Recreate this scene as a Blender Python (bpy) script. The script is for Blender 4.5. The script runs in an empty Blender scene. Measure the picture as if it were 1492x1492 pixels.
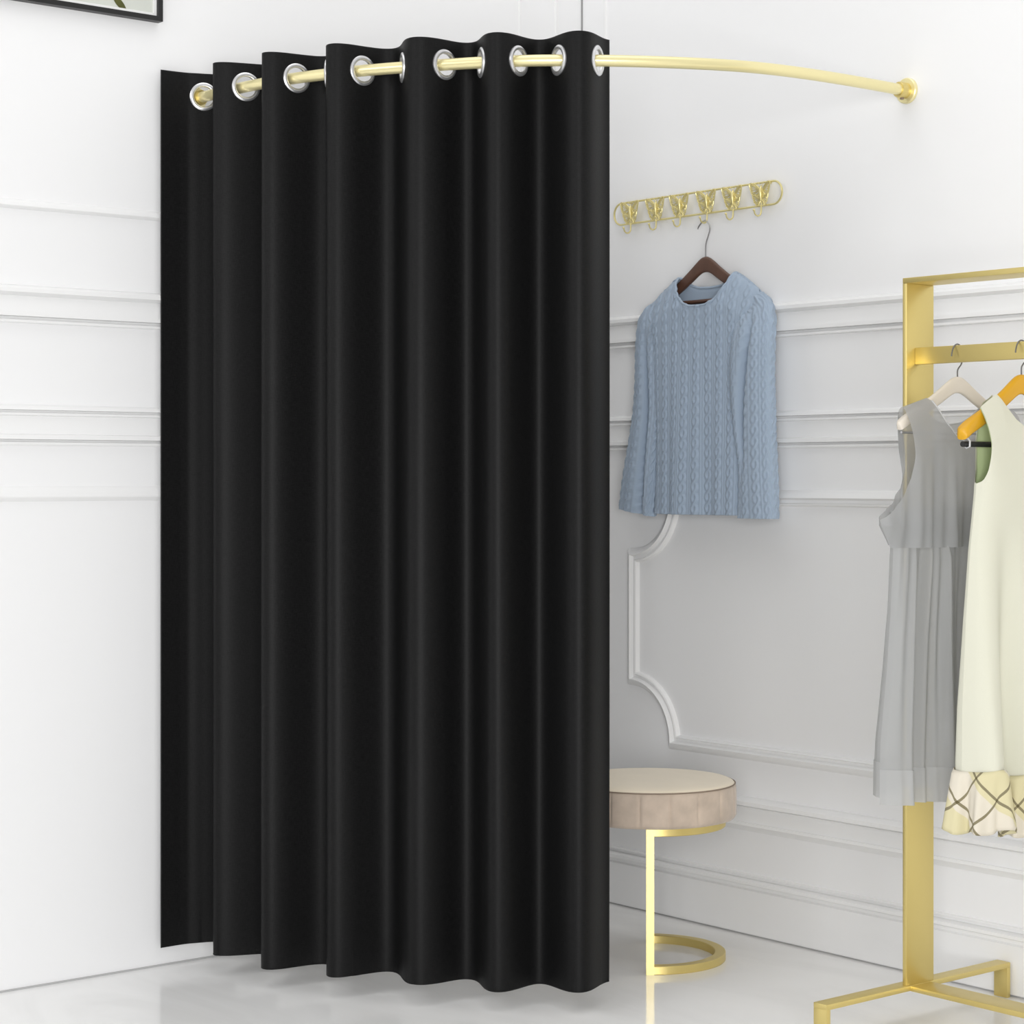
import bpy, math, random
import numpy as np
from mathutils import Vector, Matrix
random.seed(4); rng = np.random.default_rng(4)
C = bpy.context.scene.collection
PI = math.pi
# World axes: the room corner stands at the origin, the right wall is the plane y = 0 (running along +x),
# the left wall is the plane x = 0 (running along -y), the floor is z = 0.  Metres.

# ------------------------------------------------------------------ helpers
class MB:
    def __init__(s): s.v = []; s.f = []; s.uv = None
    def add(s, vs, fs):
        n = len(s.v); s.v += [tuple(map(float, p)) for p in vs]; s.f += [tuple(i + n for i in f) for f in fs]; return s
    def box(s, a, b, bev=0.0):
        x0, y0, z0 = a; x1, y1, z1 = b
        if x0 > x1: x0, x1 = x1, x0
        if y0 > y1: y0, y1 = y1, y0
        if z0 > z1: z0, z1 = z1, z0
        if bev <= 0:
            s.add([(x0,y0,z0),(x1,y0,z0),(x1,y1,z0),(x0,y1,z0),(x0,y0,z1),(x1,y0,z1),(x1,y1,z1),(x0,y1,z1)],
                  [(3,2,1,0),(4,5,6,7),(0,1,5,4),(1,2,6,5),(2,3,7,6),(3,0,4,7)])
            return s
        import bmesh
        bm = bmesh.new()
        bmesh.ops.create_cube(bm, size=1)
        for v in bm.verts:
            v.co = Vector(((x0+x1)/2 + v.co.x*(x1-x0), (y0+y1)/2 + v.co.y*(y1-y0), (z0+z1)/2 + v.co.z*(z1-z0)))
        bmesh.ops.bevel(bm, geom=list(bm.edges), offset=bev, segments=2, profile=0.5, affect='EDGES')
        bm.verts.index_update()
        s.add([v.co[:] for v in bm.verts], [[v.index for v in f.verts] for f in bm.faces]); bm.free()
        return s
    def tube(s, path, r, n=10, closed=False, cap=True, squash=None):
        P = [Vector(p) for p in path]; N = len(P)
        R = r if isinstance(r, (list, tuple)) else [r]*N
        T = []
        for i in range(N):
            a = P[(i-1) % N] if (closed or i > 0) else P[0]
            b = P[(i+1) % N] if (closed or i < N-1) else P[-1]
            T.append((b-a).normalized())
        up = Vector((0,0,1))
        if abs(T[0].dot(up)) > 0.9: up = Vector((0,1,0))
        nrm = (up - T[0]*up.dot(T[0])).normalized()
        vs = []
        for i in range(N):
            nrm = (nrm - T[i]*nrm.dot(T[i])).normalized()
            bn = T[i].cross(nrm)
            for k in range(n):
                a = 2*PI*k/n
                vs.append(P[i] + (nrm*math.cos(a) + bn*math.sin(a))*R[i])
        fs = []
        for i in range(N if closed else N-1):
            j = (i+1) % N
            for k in range(n):
                l = (k+1) % n
                fs.append((i*n+k, i*n+l, j*n+l, j*n+k))
        if cap and not closed:
            fs.append(tuple(reversed(range(n)))); fs.append(tuple((N-1)*n+k for k in range(n)))
        s.add(vs, fs); return s
    def lathe(s, prof, c, n=64, axis='z', closed=False):
        # prof: (radius, height) pairs swept about an axis through c
        M = len(prof); vs = []
        for k in range(n):
            a = 2*PI*k/n
            for (r, h) in prof:
                p = (r*math.cos(a), r*math.sin(a), h)
                if axis == 'y': p = (p[0], p[2], p[1])
                if axis == 'x': p = (p[2], p[0], p[1])
                vs.append((c[0]+p[0], c[1]+p[1], c[2]+p[2]))
        fs = []
        for k in range(n):
            l = (k+1) % n
            for i in range(M if closed else M-1):
                j = (i+1) % M
                fs.append((k*M+i, l*M+i, l*M+j, k*M+j))
        if not closed:
            if prof[0][0] > 1e-6: fs.append(tuple(reversed([k*M for k in range(n)])))
            if prof[-1][0] > 1e-6: fs.append(tuple(k*M+M-1 for k in range(n)))
        s.add(vs, fs); return s
    def grid(s, G, wrap=False):
        # G: array rows x cols x 3
        R, K = G.shape[:2]; fs = []
        for i in range(R-1):
            for j in range(K if wrap else K-1):
                l = (j+1) % K
                fs.append((i*K+j, i*K+l, (i+1)*K+l, (i+1)*K+j))
        s.add(G.reshape(-1, 3).tolist(), fs); return s
    def extrude_profile(s, prof, place, a, b):
        # prof: (depth, z) points, open; place(t, depth, z) -> point; run from t=a to t=b, ends capped
        M = len(prof)
        vs = [place(a, d, z) for d, z in prof] + [place(b, d, z) for d, z in prof]
        fs = [(i, i+1, M+i+1, M+i) for i in range(M-1)] + [tuple(range(M)), tuple(reversed(range(M, 2*M)))]
        fs.append((0, M, 2*M-1, M-1))
        s.add(vs, fs); return s

def mk(name, mb, mat, parent=None, smooth=True, uv=None, angle=40):
    me = bpy.data.meshes.new(name)
    off = Vector(parent['_loc']) if parent is not None and '_loc' in parent else Vector((0,0,0))
    V = [(p[0]-off.x, p[1]-off.y, p[2]-off.z) for p in mb.v]
    me.from_pydata(V, [], mb.f); me.update()
    import bmesh
    bm = bmesh.new(); bm.from_mesh(me); bmesh.ops.recalc_face_normals(bm, faces=bm.faces); bm.to_mesh(me); bm.free()
    if uv is not None:
        L = me.uv_layers.new(name='UVMap')
        idx = np.zeros(len(me.loops), dtype=np.int32); me.loops.foreach_get('vertex_index', idx)
        L.data.foreach_set('uv', np.asarray(uv, dtype=np.float32)[idx].ravel())
    if smooth:
        me.polygons.foreach_set('use_smooth', [True]*len(me.polygons))
        try: me.set_sharp_from_angle(angle=math.radians(angle))
        except Exception: pass
    me.materials.append(mat)
    o = bpy.data.objects.new(name, me); C.objects.link(o)
    if parent is not None: o.parent = parent
    return o
def sub(name, mb, mat, part, **k):          # a sub-part: its part sits at the local origin of the thing
    part['_loc'] = list(part.parent['_loc']); o = mk(name, mb, mat, part, **k); del part['_loc']; return o
things = []
def tag(o, label, cat, group=None):
    o['label'] = label; o['category'] = cat
    if group: o['group'] = group
    return o
def thing(name, loc, label, cat, group=None):
    o = bpy.data.objects.new(name, None); C.objects.link(o); o.empty_display_size = 0.05
    o.location = loc; o['_loc'] = list(map(float, loc)); things.append(o)
    return tag(o, label, cat, group)
def struct(name, mb, mat, **k):
    o = mk(name, mb, mat, **k); o['kind'] = 'structure'; return o
def solid(o, t, offset=0.0):
    m = o.modifiers.new('thick', 'SOLIDIFY'); m.thickness = t; m.offset = offset; return o
def spline(pts, n):                          # Catmull-Rom through pts
    P = np.array(pts, float); P = np.vstack([2*P[0]-P[1], P, 2*P[-1]-P[-2]]); out = []
    for i in range(1, len(P)-2):
        for t in np.linspace(0, 1, n, endpoint=False):
            a, b, c, d = P[i-1], P[i], P[i+1], P[i+2]
            out.append(0.5*((2*b) + (c-a)*t + (2*a-5*b+4*c-d)*t*t + (3*b-a-3*c+d)*t**3))
    out.append(P[-2]); return np.array(out)
def resample(P, n):
    d = np.r_[0, np.cumsum(np.linalg.norm(np.diff(P, axis=0), axis=1))]
    s = np.linspace(0, d[-1], n)
    return np.stack([np.interp(s, d, P[:, i]) for i in range(P.shape[1])], 1)

# ------------------------------------------------------------------ materials
def nodes(name):
    m = bpy.data.materials.new(name); m.use_nodes = True
    nt = m.node_tree; b = nt.nodes['Principled BSDF']; return m, nt, b
def mat(name, col, rough=0.5, metal=0.0, spec=0.5, sheen=0.0, bump=None, vary=None, aniso=None):
    m, nt, b = nodes(name)
    b.inputs['Base Color'].default_value = (*col, 1); b.inputs['Roughness'].default_value = rough
    b.inputs['Metallic'].default_value = metal; b.inputs['Specular IOR Level'].default_value = spec
    if sheen: b.inputs['Sheen Weight'].default_value = sheen; b.inputs['Sheen Roughness'].default_value = 0.5
    tc = nt.nodes.new('ShaderNodeTexCoord')
    if vary:
        amt, scale = vary
        n = nt.nodes.new('ShaderNodeTexNoise'); n.inputs['Scale'].default_value = scale; n.inputs['Detail'].default_value = 5
        nt.links.new(tc.outputs['Object'], n.inputs['Vector'])
        mx = nt.nodes.new('ShaderNodeMix'); mx.data_type = 'RGBA'
        mx.inputs['A'].default_value = (*[c*(1-amt) for c in col], 1); mx.inputs['B'].default_value = (*[min(1, c*(1+amt)) for c in col], 1)
        nt.links.new(n.outputs['Fac'], mx.inputs['Factor']); nt.links.new(mx.outputs['Result'], b.inputs['Base Color'])
    if bump:
        st, scale = bump
        n = nt.nodes.new('ShaderNodeTexNoise'); n.inputs['Scale'].default_value = scale; n.inputs['Detail'].default_value = 3
        nt.links.new(tc.outputs['Object'], n.inputs['Vector'])
        bp = nt.nodes.new('ShaderNodeBump'); bp.inputs['Strength'].default_value = st; bp.inputs['Distance'].default_value = 0.002
        nt.links.new(n.outputs['Fac'], bp.inputs['Height']); nt.links.new(bp.outputs['Normal'], b.inputs['Normal'])
    return m
M = {}
M['wall'] = mat('white_wall_paint', (0.86,0.86,0.865), 0.6, spec=0.25, bump=(0.03, 60))
M['trim'] = mat('white_trim_paint', (0.85,0.85,0.85), 0.5, spec=0.3)
M['gold'] = mat('brushed_gold', (0.75,0.61,0.24), 0.40, metal=0.82)
M['rodgold'] = mat('pale_gold_enamel', (0.88,0.79,0.44), 0.30, metal=0.5)
M['hookgold'] = mat('pale_gold_filigree', (0.78,0.69,0.34), 0.34, metal=0.6)
M['silver'] = mat('nickel', (0.74,0.74,0.75), 0.28, metal=0.85)
M['wire'] = mat('steel_wire', (0.52,0.52,0.53), 0.3, metal=0.9)
M['darkwire'] = mat('dark_steel_wire', (0.20,0.20,0.20), 0.35, metal=0.8)
M['brown'] = mat('walnut_wood', (0.105,0.050,0.032), 0.4, vary=(0.35, 30))
M['cream_wood'] = mat('cream_painted_wood', (0.70,0.64,0.55), 0.45)
M['ochre'] = mat('ochre_painted_wood', (0.66,0.345,0.008), 0.45)
M['black'] = mat('black_frame', (0.006,0.006,0.006), 0.4)
M['rubber'] = mat('black_rubber', (0.012,0.012,0.012), 0.6)
M['mat_white'] = mat('white_passepartout', (0.85,0.85,0.84), 0.7)
M['print'] = mat('grey_green_print', (0.60,0.62,0.57), 0.7)
M['leaf'] = mat('olive_leaf_ink', (0.075,0.08,0.012), 0.6, vary=(0.5, 60))
M['lining'] = mat('sage_green_lining', (0.60,0.70,0.40), 0.8)
M['knit'] = mat('blue_wool', (0.355,0.435,0.54), 0.9, spec=0.15, sheen=0.25, bump=(0.35, 900))
M['cream'] = mat('ivory_cloth', (0.65,0.645,0.54), 0.85, spec=0.15, bump=(0.15, 500))
# velvet of the stool
M['velvet'] = mat('beige_velvet', (0.56,0.46,0.375), 0.8, spec=0.2, sheen=0.3, vary=(0.26, 26), bump=(0.3, 40))
M['velvet_top'] = mat('cream_velvet', (0.86,0.76,0.60), 0.85, spec=0.15, sheen=0.3, vary=(0.06, 9))  # same velvet, coloured lighter for the light on the seat top
M['seam'] = mat('taupe_seam', (0.26,0.20,0.15), 0.8)
# black curtain cloth with a fine linen weave
def curtain_mat():
    m, nt, b = nodes('black_linen')
    b.inputs['Roughness'].default_value = 0.52; b.inputs['Specular IOR Level'].default_value = 0.17
    uv = nt.nodes.new('ShaderNodeTexCoord')
    mp = nt.nodes.new('ShaderNodeMapping'); mp.inputs['Scale'].default_value = (160, 28, 1)
    mp2 = nt.nodes.new('ShaderNodeMapping'); mp2.inputs['Scale'].default_value = (28, 160, 1)
    ns = []
    for q in (mp, mp2):
        n = nt.nodes.new('ShaderNodeTexNoise'); n.inputs['Scale'].default_value = 3; n.inputs['Detail'].default_value = 2
        nt.links.new(uv.outputs['UV'], q.inputs['Vector']); nt.links.new(q.outputs['Vector'], n.inputs['Vector']); ns.append(n)
    a = nt.nodes.new('ShaderNodeMath'); a.operation = 'ADD'
    nt.links.new(ns[0].outputs['Fac'], a.inputs[0]); nt.links.new(ns[1].outputs['Fac'], a.inputs[1])
    r = nt.nodes.new('ShaderNodeMapRange'); r.inputs['From Min'].default_value = 0.6; r.inputs['From Max'].default_value = 1.4
    nt.links.new(a.outputs[0], r.inputs['Value'])
    mx = nt.nodes.new('ShaderNodeMix'); mx.data_type = 'RGBA'
    mx.inputs['A'].default_value = (0.0016,0.0016,0.0017,1); mx.inputs['B'].default_value = (0.0090,0.0090,0.0092,1)
    nt.links.new(r.outputs['Result'], mx.inputs['Factor']); nt.links.new(mx.outputs['Result'], b.inputs['Base Color'])
    bp = nt.nodes.new('ShaderNodeBump'); bp.inputs['Strength'].default_value = 0.15; bp.inputs['Distance'].default_value = 0.001
    nt.links.new(r.outputs['Result'], bp.inputs['Height']); nt.links.new(bp.outputs['Normal'], b.inputs['Normal'])
    return m
M['curtain'] = curtain_mat()
def floor_mat():
    m, nt, b = nodes('polished_white_marble')
    b.inputs['Roughness'].default_value = 0.09; b.inputs['Specular IOR Level'].default_value = 0.22
    tc = nt.nodes.new('ShaderNodeTexCoord')
    mp = nt.nodes.new('ShaderNodeMapping'); mp.inputs['Scale'].default_value = (0.7, 2.2, 1); mp.inputs['Rotation'].default_value = (0,0,0.5)
    nt.links.new(tc.outputs['Object'], mp.inputs['Vector'])
    n = nt.nodes.new('ShaderNodeTexNoise'); n.inputs['Scale'].default_value = 1.6; n.inputs['Detail'].default_value = 8; n.inputs['Distortion'].default_value = 1.2
    nt.links.new(mp.outputs['Vector'], n.inputs['Vector'])
    r = nt.nodes.new('ShaderNodeValToRGB')
    e = r.color_ramp.elements; e[0].position = 0.40; e[0].color = (0.84,0.837,0.83,1); e[1].position = 0.60; e[1].color = (0.91,0.908,0.902,1)
    k = r.color_ramp.elements.new(0.5); k.color = (0.88,0.878,0.872,1)
    nt.links.new(n.outputs['Fac'], r.inputs['Fac']); nt.links.new(r.outputs['Color'], b.inputs['Base Color'])
    return m
M['floor'] = floor_mat()
def sheer_mat():
    m, nt, b = nodes('grey_organza')
    out = nt.nodes['Material Output']
    b.inputs['Base Color'].default_value = (0.53,0.535,0.535,1); b.inputs['Roughness'].default_value = 0.55; b.inputs['Specular IOR Level'].default_value = 0.3
    tl = nt.nodes.new('ShaderNodeBsdfTranslucent'); tl.inputs['Color'].default_value = (0.60,0.60,0.59,1)
    tr = nt.nodes.new('ShaderNodeBsdfTransparent'); tr.inputs['Color'].default_value = (0.95,0.95,0.95,1)
    m1 = nt.nodes.new('ShaderNodeMixShader'); m1.inputs[0].default_value = 0.35
    m2 = nt.nodes.new('ShaderNodeMixShader'); m2.inputs[0].default_value = 0.26
    nt.links.new(b.outputs[0], m1.inputs[1]); nt.links.new(tl.outputs[0], m1.inputs[2])
    nt.links.new(m1.outputs[0], m2.inputs[1]); nt.links.new(tr.outputs[0], m2.inputs[2])
    nt.links.new(m2.outputs[0], out.inputs['Surface'])
    return m
M['sheer'] = sheer_mat()
def plaid_mat():
    m, nt, b = nodes('cream_bias_plaid'); b.inputs['Roughness'].default_value = 0.85; b.inputs['Specular IOR Level'].default_value = 0.15
    tc = nt.nodes.new('ShaderNodeTexCoord'); sp = nt.nodes.new('ShaderNodeSeparateXYZ')
    nt.links.new(tc.outputs['UV'], sp.inputs[0])
    def mth(op, a, c=None):
        n = nt.nodes.new('ShaderNodeMath'); n.operation = op
        for i, x in enumerate((a, c)):
            if x is None: continue
            if isinstance(x, (int, float)): n.inputs[i].default_value = x
            else: nt.links.new(x, n.inputs[i])
        return n.outputs[0]
    P = 0.098
    def band(sgn, off):
        s = mth('ADD' if sgn > 0 else 'SUBTRACT', sp.outputs['X'], sp.outputs['Y'])
        f = mth('FRACT', mth('ADD', mth('DIVIDE', s, P), 10 + off))
        return f
    f1, f2 = band(1, 0.28), band(-1, 0.52)
    l1 = mth('LESS_THAN', mth('ABSOLUTE', mth('SUBTRACT', f1, 0.5)), 0.036)
    l2 = mth('LESS_THAN', mth('ABSOLUTE', mth('SUBTRACT', f2, 0.5)), 0.036)
    wv = mth('GREATER_THAN', mth('FRACT', mth('ADD', mth('DIVIDE', mth('ADD', sp.outputs['X'], sp.outputs['Y']), 2*P), 10.3)), 0.5)
    ln = mth('MAXIMUM', l1, l2); xx = mth('MULTIPLY', l1, l2)
    a = nt.nodes.new('ShaderNodeMix'); a.data_type = 'RGBA'; a.inputs['A'].default_value = (0.64,0.585,0.37,1); a.inputs['B'].default_value = (0.68,0.63,0.53,1)
    nt.links.new(wv, a.inputs['Factor'])
    c = nt.nodes.new('ShaderNodeMix'); c.data_type = 'RGBA'; c.inputs['B'].default_value = (0.24,0.21,0.13,1)
    nt.links.new(ln, c.inputs['Factor']); nt.links.new(a.outputs['Result'], c.inputs['A'])
    d = nt.nodes.new('ShaderNodeMix'); d.data_type = 'RGBA'; d.inputs['B'].default_value = (0.12,0.10,0.05,1)
    nt.links.new(xx, d.inputs['Factor']); nt.links.new(c.outputs['Result'], d.inputs['A'])
    nt.links.new(d.outputs['Result'], b.inputs['Base Color'])
    return m
M['plaid'] = plaid_mat()

# ------------------------------------------------------------------ the room
RW = 5.2; LW = 5.0; HT = 3.3
struct('floor', MB().box((-0.12, -LW, -0.1), (RW, 0.12, 0)), M['floor'], smooth=False)
struct('wall_right', MB().box((-0.12, 0, 0), (RW, 0.12, HT)), M['wall'], smooth=False)
struct('wall_left', MB().box((-0.12, -LW, 0), (0, 0, HT)), M['wall'], smooth=False)
onR = lambda t, d, z: (t, -d, z)          # along the right wall, d out of it
onL = lambda t, d, z: (d, -t, z)
def arcprof(z0, z1, d0, d1, n=6, convex=True):
    o = []
    for i in range(n+1):
        a = i/n*PI/2
        if convex: o.append((d0+(d1-d0)*math.sin(a), z0+(z1-z0)*(1-math.cos(a))))
        else: o.append((d0+(d1-d0)*(1-math.cos(a)), z0+(z1-z0)*math.sin(a)))
    return o
def chair_rail(z0, z1, D=0.022):
    h = z1-z0
    return ([(0, z0), (0.011, z0), (0.013, z0+0.02*h), (0.013, z0+0.08*h), (0.0015, z0+0.095*h), (0.0015, z0+0.165*h), (0.018, z0+0.175*h), (0.018, z0+0.28*h)]
            + arcprof(z0+0.28*h, z0+0.72*h, 0.012, 0.006, 6, False)
            + [(0.010, z0+0.74*h), (D, z0+0.80*h), (D, z0+0.90*h), (D-0.004, z1-0.004), (0.004, z1), (0, z1)])
def ridge(z0, z1, D=0.014):
    h = z1-z0; o = [(0, z0)]
    for i in range(13):
        a = i/12; o.append((D*(math.sin(a*PI)**0.7*0.75 + 0.25*math.exp(-((a-0.28)/0.12)**2)), z0+h*a))
    return o + [(0, z1)]
def flat_rail(z0, z1):
    h = z1-z0
    return [(0, z0), (0.010, z0), (0.012, z0+0.03*h), (0.012, z0+0.08*h), (0.001, z0+0.09*h), (0.001, z0+0.14*h), (0.017, z0+0.15*h), (0.017, z0+0.26*h), (0.005, z0+0.28*h), (0.005, z0+0.72*h), (0.012, z0+0.74*h), (0.012, z0+0.80*h), (0.003, z0+0.81*h), (0.003, z0+0.86*h), (0.016, z0+0.87*h), (0.013, z0+0.95*h), (0.004, z1), (0, z1)]
n_t = [0]
def trim(mb, label=None):
    n_t[0] += 1; return struct('trim_%d' % n_t[0], mb, M['trim'], angle=28)
for place, end in ((onR, RW), (onL, LW)):
    trim(MB().extrude_profile(chair_rail(1.563, 1.652), place, 0.0, end))
    trim(MB().extrude_profile(flat_rail(1.276, 1.372), place, 0.0, end))
trim(MB().extrude_profile(ridge(1.144, 1.180, 0.011), onL, 0.0, LW))
M['joint'] = mat('grey_corner_joint', (0.30,0.30,0.30), 0.7)
n_t[0] += 1; struct('trim_%d' % n_t[0], MB().box((0, -0.0035, 0.0), (0.0035, 0, HT)), M['joint'], smooth=False)  # thin grey strip running up the wall corner
M['floorjoint'] = mat('pale_grey_joint', (0.45,0.45,0.45), 0.7)
n_t[0] += 1; struct('trim_%d' % n_t[0], MB().box((0, -LW, 0.0), (0.0035, -0.004, 0.0045)), M['floorjoint'], smooth=False)  # grey strip painted in for the shade line where wall meets floor
# picture-rail panel on the left wall: bottom moulding and the upright ridge beside the corner
trim(MB().extrude_profile(ridge(1.830, 1.853, 0.012), onL, 0.098, LW))
for v in (0.098, 0.232):
    trim(MB().extrude_profile([(v-0.006, 0), (v-0.004, 0.005), (v+0.004, 0.005), (v+0.006, 0)], lambda t, d, z: (z, -d, t), 1.854, HT))
trim(MB().extrude_profile([(0.094, 0), (0.096, 0.005), (0.106, 0.005), (0.108, 0)], lambda t, d, z: (d, -z, t), 1.652, HT))
# lower rail and baseboard of the right wall
trim(MB().extrude_profile([(0, 0.272), (0.006, 0.272), (0.016, 0.284), (0.022, 0.288), (0.022, 0.296)] + arcprof(0.296, 0.335, 0.017, 0.008, 6, False) +
                          [(0.012, 0.338), (0.030, 0.342), (0.030, 0.352), (0.022, 0.358), (0.004, 0.361), (0, 0.361)], onR, 0.0, RW))
o = struct('baseboard_right', MB().extrude_profile([(0, 0), (0.003, 0), (0.003, 0.005), (0.016, 0.005), (0.016, 0.118), (0.010, 0.122), (0.010, 0.130), (0.022, 0.134), (0.022, 0.142), (0.012, 0.1455), (0.001, 0.1465), (0.001, 0.1535), (0.008, 0.1545), (0.008, 0.158), (0, 0.160)], onR, 0.0, RW), M['trim'], angle=28)
# panel moulding with scooped corners on the right wall (closed loop, centre line in the wall plane)
def scooped_panel(u0, u1, z0, z1, r, w=0.042, D=0.020):
    path = []
    n = 14
    def corner(cu, cz, a0, a1):
        for i in range(n+1):
            a = a0 + (a1-a0)*i/n; path.append((cu + r*math.cos(a), cz + r*math.sin(a), i in (0, n)))
    corner(u0, z0, PI/2, 0)          # lower left: from (u0, z0+r) to (u0+r, z0)
    corner(u1, z0, PI, PI/2)
    corner(u1, z1, 3*PI/2, PI)
    corner(u0, z1, 0, -PI/2)
    P = np.array([(p[0], p[1]) for p in path]); N = len(P)
    # offset direction: mitred normals
    prof = [(-w/2, 0), (-w/2+0.003, 0.007), (-w/4, 0.015), (-w*0.03, D), (w*0.10, 0.008), (w*0.28, 0.007), (w*0.34, 0.014), (w/2-0.003, 0.012), (w/2, 0)]
    G = []
    for i in range(N):
        a, b, c = P[i-1], P[i], P[(i+1) % N]
        t0 = (b-a)/np.linalg.norm(b-a); t1 = (c-b)/np.linalg.norm(c-b)
        n0 = np.array([-t0[1], t0[0]]); n1 = np.array([-t1[1], t1[0]])
        m = n0+n1; m /= np.linalg.norm(m); m = m/max(0.5, m@n0)
        G.append([(b[0]+m[0]*q, -d, b[1]+m[1]*q) for q, d in prof])
    G.append(G[0])
    return MB().grid(np.array(G))
trim(scooped_panel(0.222, 2.25, 0.478, 1.147, 0.163))

# ------------------------------------------------------------------ curtain rod
ROD_Z = 2.141; RR = 0.0135
rod_uv = [(1.2,0.0),(1.202,0.11),(1.199,0.302),(1.173,0.504),(1.107,0.659),(1.012,0.810),(0.889,0.950),(0.751,1.065),(0.589,1.165),(0.399,1.243),(0.218,1.277),(0.036,1.283),(0.0,1.284)]
rod_uv[5] = (1.010,0.822); rod_uv[6] = (0.889,0.968)
RP = resample(spline(rod_uv[::-1], 24), 500)
for _ in range(500):
    RP[1:-1] = 0.25*RP[:-2]+0.5*RP[1:-1]+0.25*RP[2:]
RP = resample(RP, 500)   # from the left wall to the right wall
t_rod = thing('curtain_rod', (0.6, -0.9, ROD_Z), 'curved pale gold curtain rod running from wall to wall, threaded through the black curtain', 'curtain rod')
mk('rod', MB().tube([(p[0], -p[1], ROD_Z) for p in RP[4:-4]], RR, 16), M['rodgold'], t_rod)
def flange(c, axis, sgn):
    prof = [(0.0, 0.0), (0.031, 0.0), (0.031, 0.007), (0.029, 0.009), (0.0195, 0.009)]
    pr2 = [(0.019, 0.008), (0.019, 0.034), (0.0175, 0.036), (0.0137, 0.036)]
    f = mk('wall_flange', MB().lathe([(r, sgn*h) for r, h in prof], c, 40, axis), M['rodgold'], t_rod)
    sub('collar', MB().lathe([(r, sgn*h) for r, h in pr2], c, 40, axis), M['gold'], f)
    return f
f = flange((1.2, -0.0005, ROD_Z), 'y', -1)
sub('set_screw', MB().lathe([(0.0, 0.0), (0.005, 0.0), (0.005, 0.004), (0.0, 0.004)], (1.2, -0.022, ROD_Z-0.0225), 12, 'z'), M['seam'], f)
flange((0.0005, -1.284, ROD_Z), 'x', 1)

# ------------------------------------------------------------------ black eyelet curtain
seg = np.r_[0, np.cumsum(np.linalg.norm(np.diff(RP, axis=0), axis=1))]
def rod_at(s):
    p = np.array([np.interp(s, seg, RP[:, 0]), np.interp(s, seg, RP[:, 1])])
    q = np.array([np.interp(s+0.004, seg, RP[:, 0]), np.interp(s+0.004, seg, RP[:, 1])]); r = np.array([np.interp(s-0.004, seg, RP[:, 0]), np.interp(s-0.004, seg, RP[:, 1])])
    t = (q-r)/np.linalg.norm(q-r); return p, t, np.array([-t[1], t[0]])      # n points out into the room
def s_near(u, v): return seg[np.argmin((RP[:, 0]-u)**2 + (RP[:, 1]-v)**2)]
eyeR = [s_near(*q) for q in ((0.046,1.283),(0.223,1.276),(0.395,1.245),(0.567,1.176),(0.743,1.070),(0.887,0.970),(1.001,0.834))]
AMP = [0.05]*7
def wave(s):
    k = np.searchsorted(eyeR, s)
    if k == 0: ph = -2*PI*(eyeR[0]-s)/0.18
    elif k >= 7: ph = 2*PI*6 + 2*PI*(s-eyeR[6])/0.18
    else: ph = 2*PI*(k-1) + 2*PI*(s-eyeR[k-1])/(eyeR[k]-eyeR[k-1])
    p, t, n = rod_at(s)
    A = 0.053 + 0.006*math.sin(s*5)
    y = -math.sin(ph); y = y*(1.12 - 0.12*y*y)
    return p + n*A*y
plan = [np.array(q) for q in ((0.0235,1.392),(0.0242,1.376),(0.0252,1.358),(0.0265,1.340),(0.0300,1.319),(0.0380,1.301))]
ss = np.arange(eyeR[0], eyeR[6]+0.034, 0.0015)
plan += [wave(s) for s in ss]
plan = np.array(plan); pl = np.r_[0, np.cumsum(np.linalg.norm(np.diff(plan, axis=0), axis=1))]
# positions of the eyelets along the cloth: every crossing of the rod line
cross = []
for k in range(7):
    if k > 0: cross.append((eyeR[k-1]+eyeR[k])/2)
    cross.append(eyeR[k])
ey_l = [pl[6 + int(round((s-eyeR[0])/0.0015))] for s in cross]
ncol = int(pl[-1]/0.0036); fl = np.linspace(0, pl[-1], ncol)
px = np.interp(fl, pl, plan[:, 0]); py = np.interp(fl, pl, plan[:, 1])
for _ in range(2):
    px[1:-1] = 0.25*px[:-2]+0.5*px[1:-1]+0.25*px[2:]; py[1:-1] = 0.25*py[:-2]+0.5*py[1:-1]+0.25*py[2:]
TOP = 2.198; HEM = 0.050
zs = np.r_[np.arange(TOP, ROD_Z-0.07, -0.0036), np.linspace(ROD_Z-0.07, HEM+0.002, 26)[1:], HEM]
cz = np.array([TOP + 0.004*math.sin(9*l) for l in fl])
G = np.zeros((len(zs), ncol, 3))
cxm, cym = px.mean(), py.mean()
for i, z in enumerate(zs):
    w = (TOP-z)/TOP
    jit = 0.004*w*np.sin(fl*11 + 2.0*w) + 0.003*w*np.sin(fl*23+1)
    G[i, :, 0] = px; G[i, :, 1] = -py; G[i, :, 2] = z + (0.003*np.sin(fl*7) if i == len(zs)-1 else 0)
    tx = np.gradient(px); ty = np.gradient(py); L = np.hypot(tx, ty)
    G[i, :, 0] += -ty/L*jit*0.5*(px > 0.06); G[i, :, 1] -= tx/L*jit*0.5*(px > 0.06)
mb = MB(); mb.v = [tuple(p) for p in G.reshape(-1, 3)]
R_, K_ = len(zs), ncol
for i in range(R_-1):
    zc = (zs[i]+zs[i+1])/2
    for j in range(K_-1):
        lc = (fl[j]+fl[j+1])/2
        if zc > ROD_Z-0.05 and any((lc-e)**2 + (zc-ROD_Z)**2 < 0.0285**2 for e in ey_l): continue
        mb.f.append((i*K_+j, i*K_+j+1, (i+1)*K_+j+1, (i+1)*K_+j))
uvs = np.stack([np.tile(fl, R_), np.repeat(zs, K_)], 1)
t_cur = thing('curtain', (0.6, -0.9, 0.05), 'long black curtain hanging in deep folds from silver eyelets on a curved gold rod', 'curtain')
solid(mk('curtain_panel', mb, M['curtain'], t_cur, uv=uvs, angle=80), 0.0016)
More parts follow.
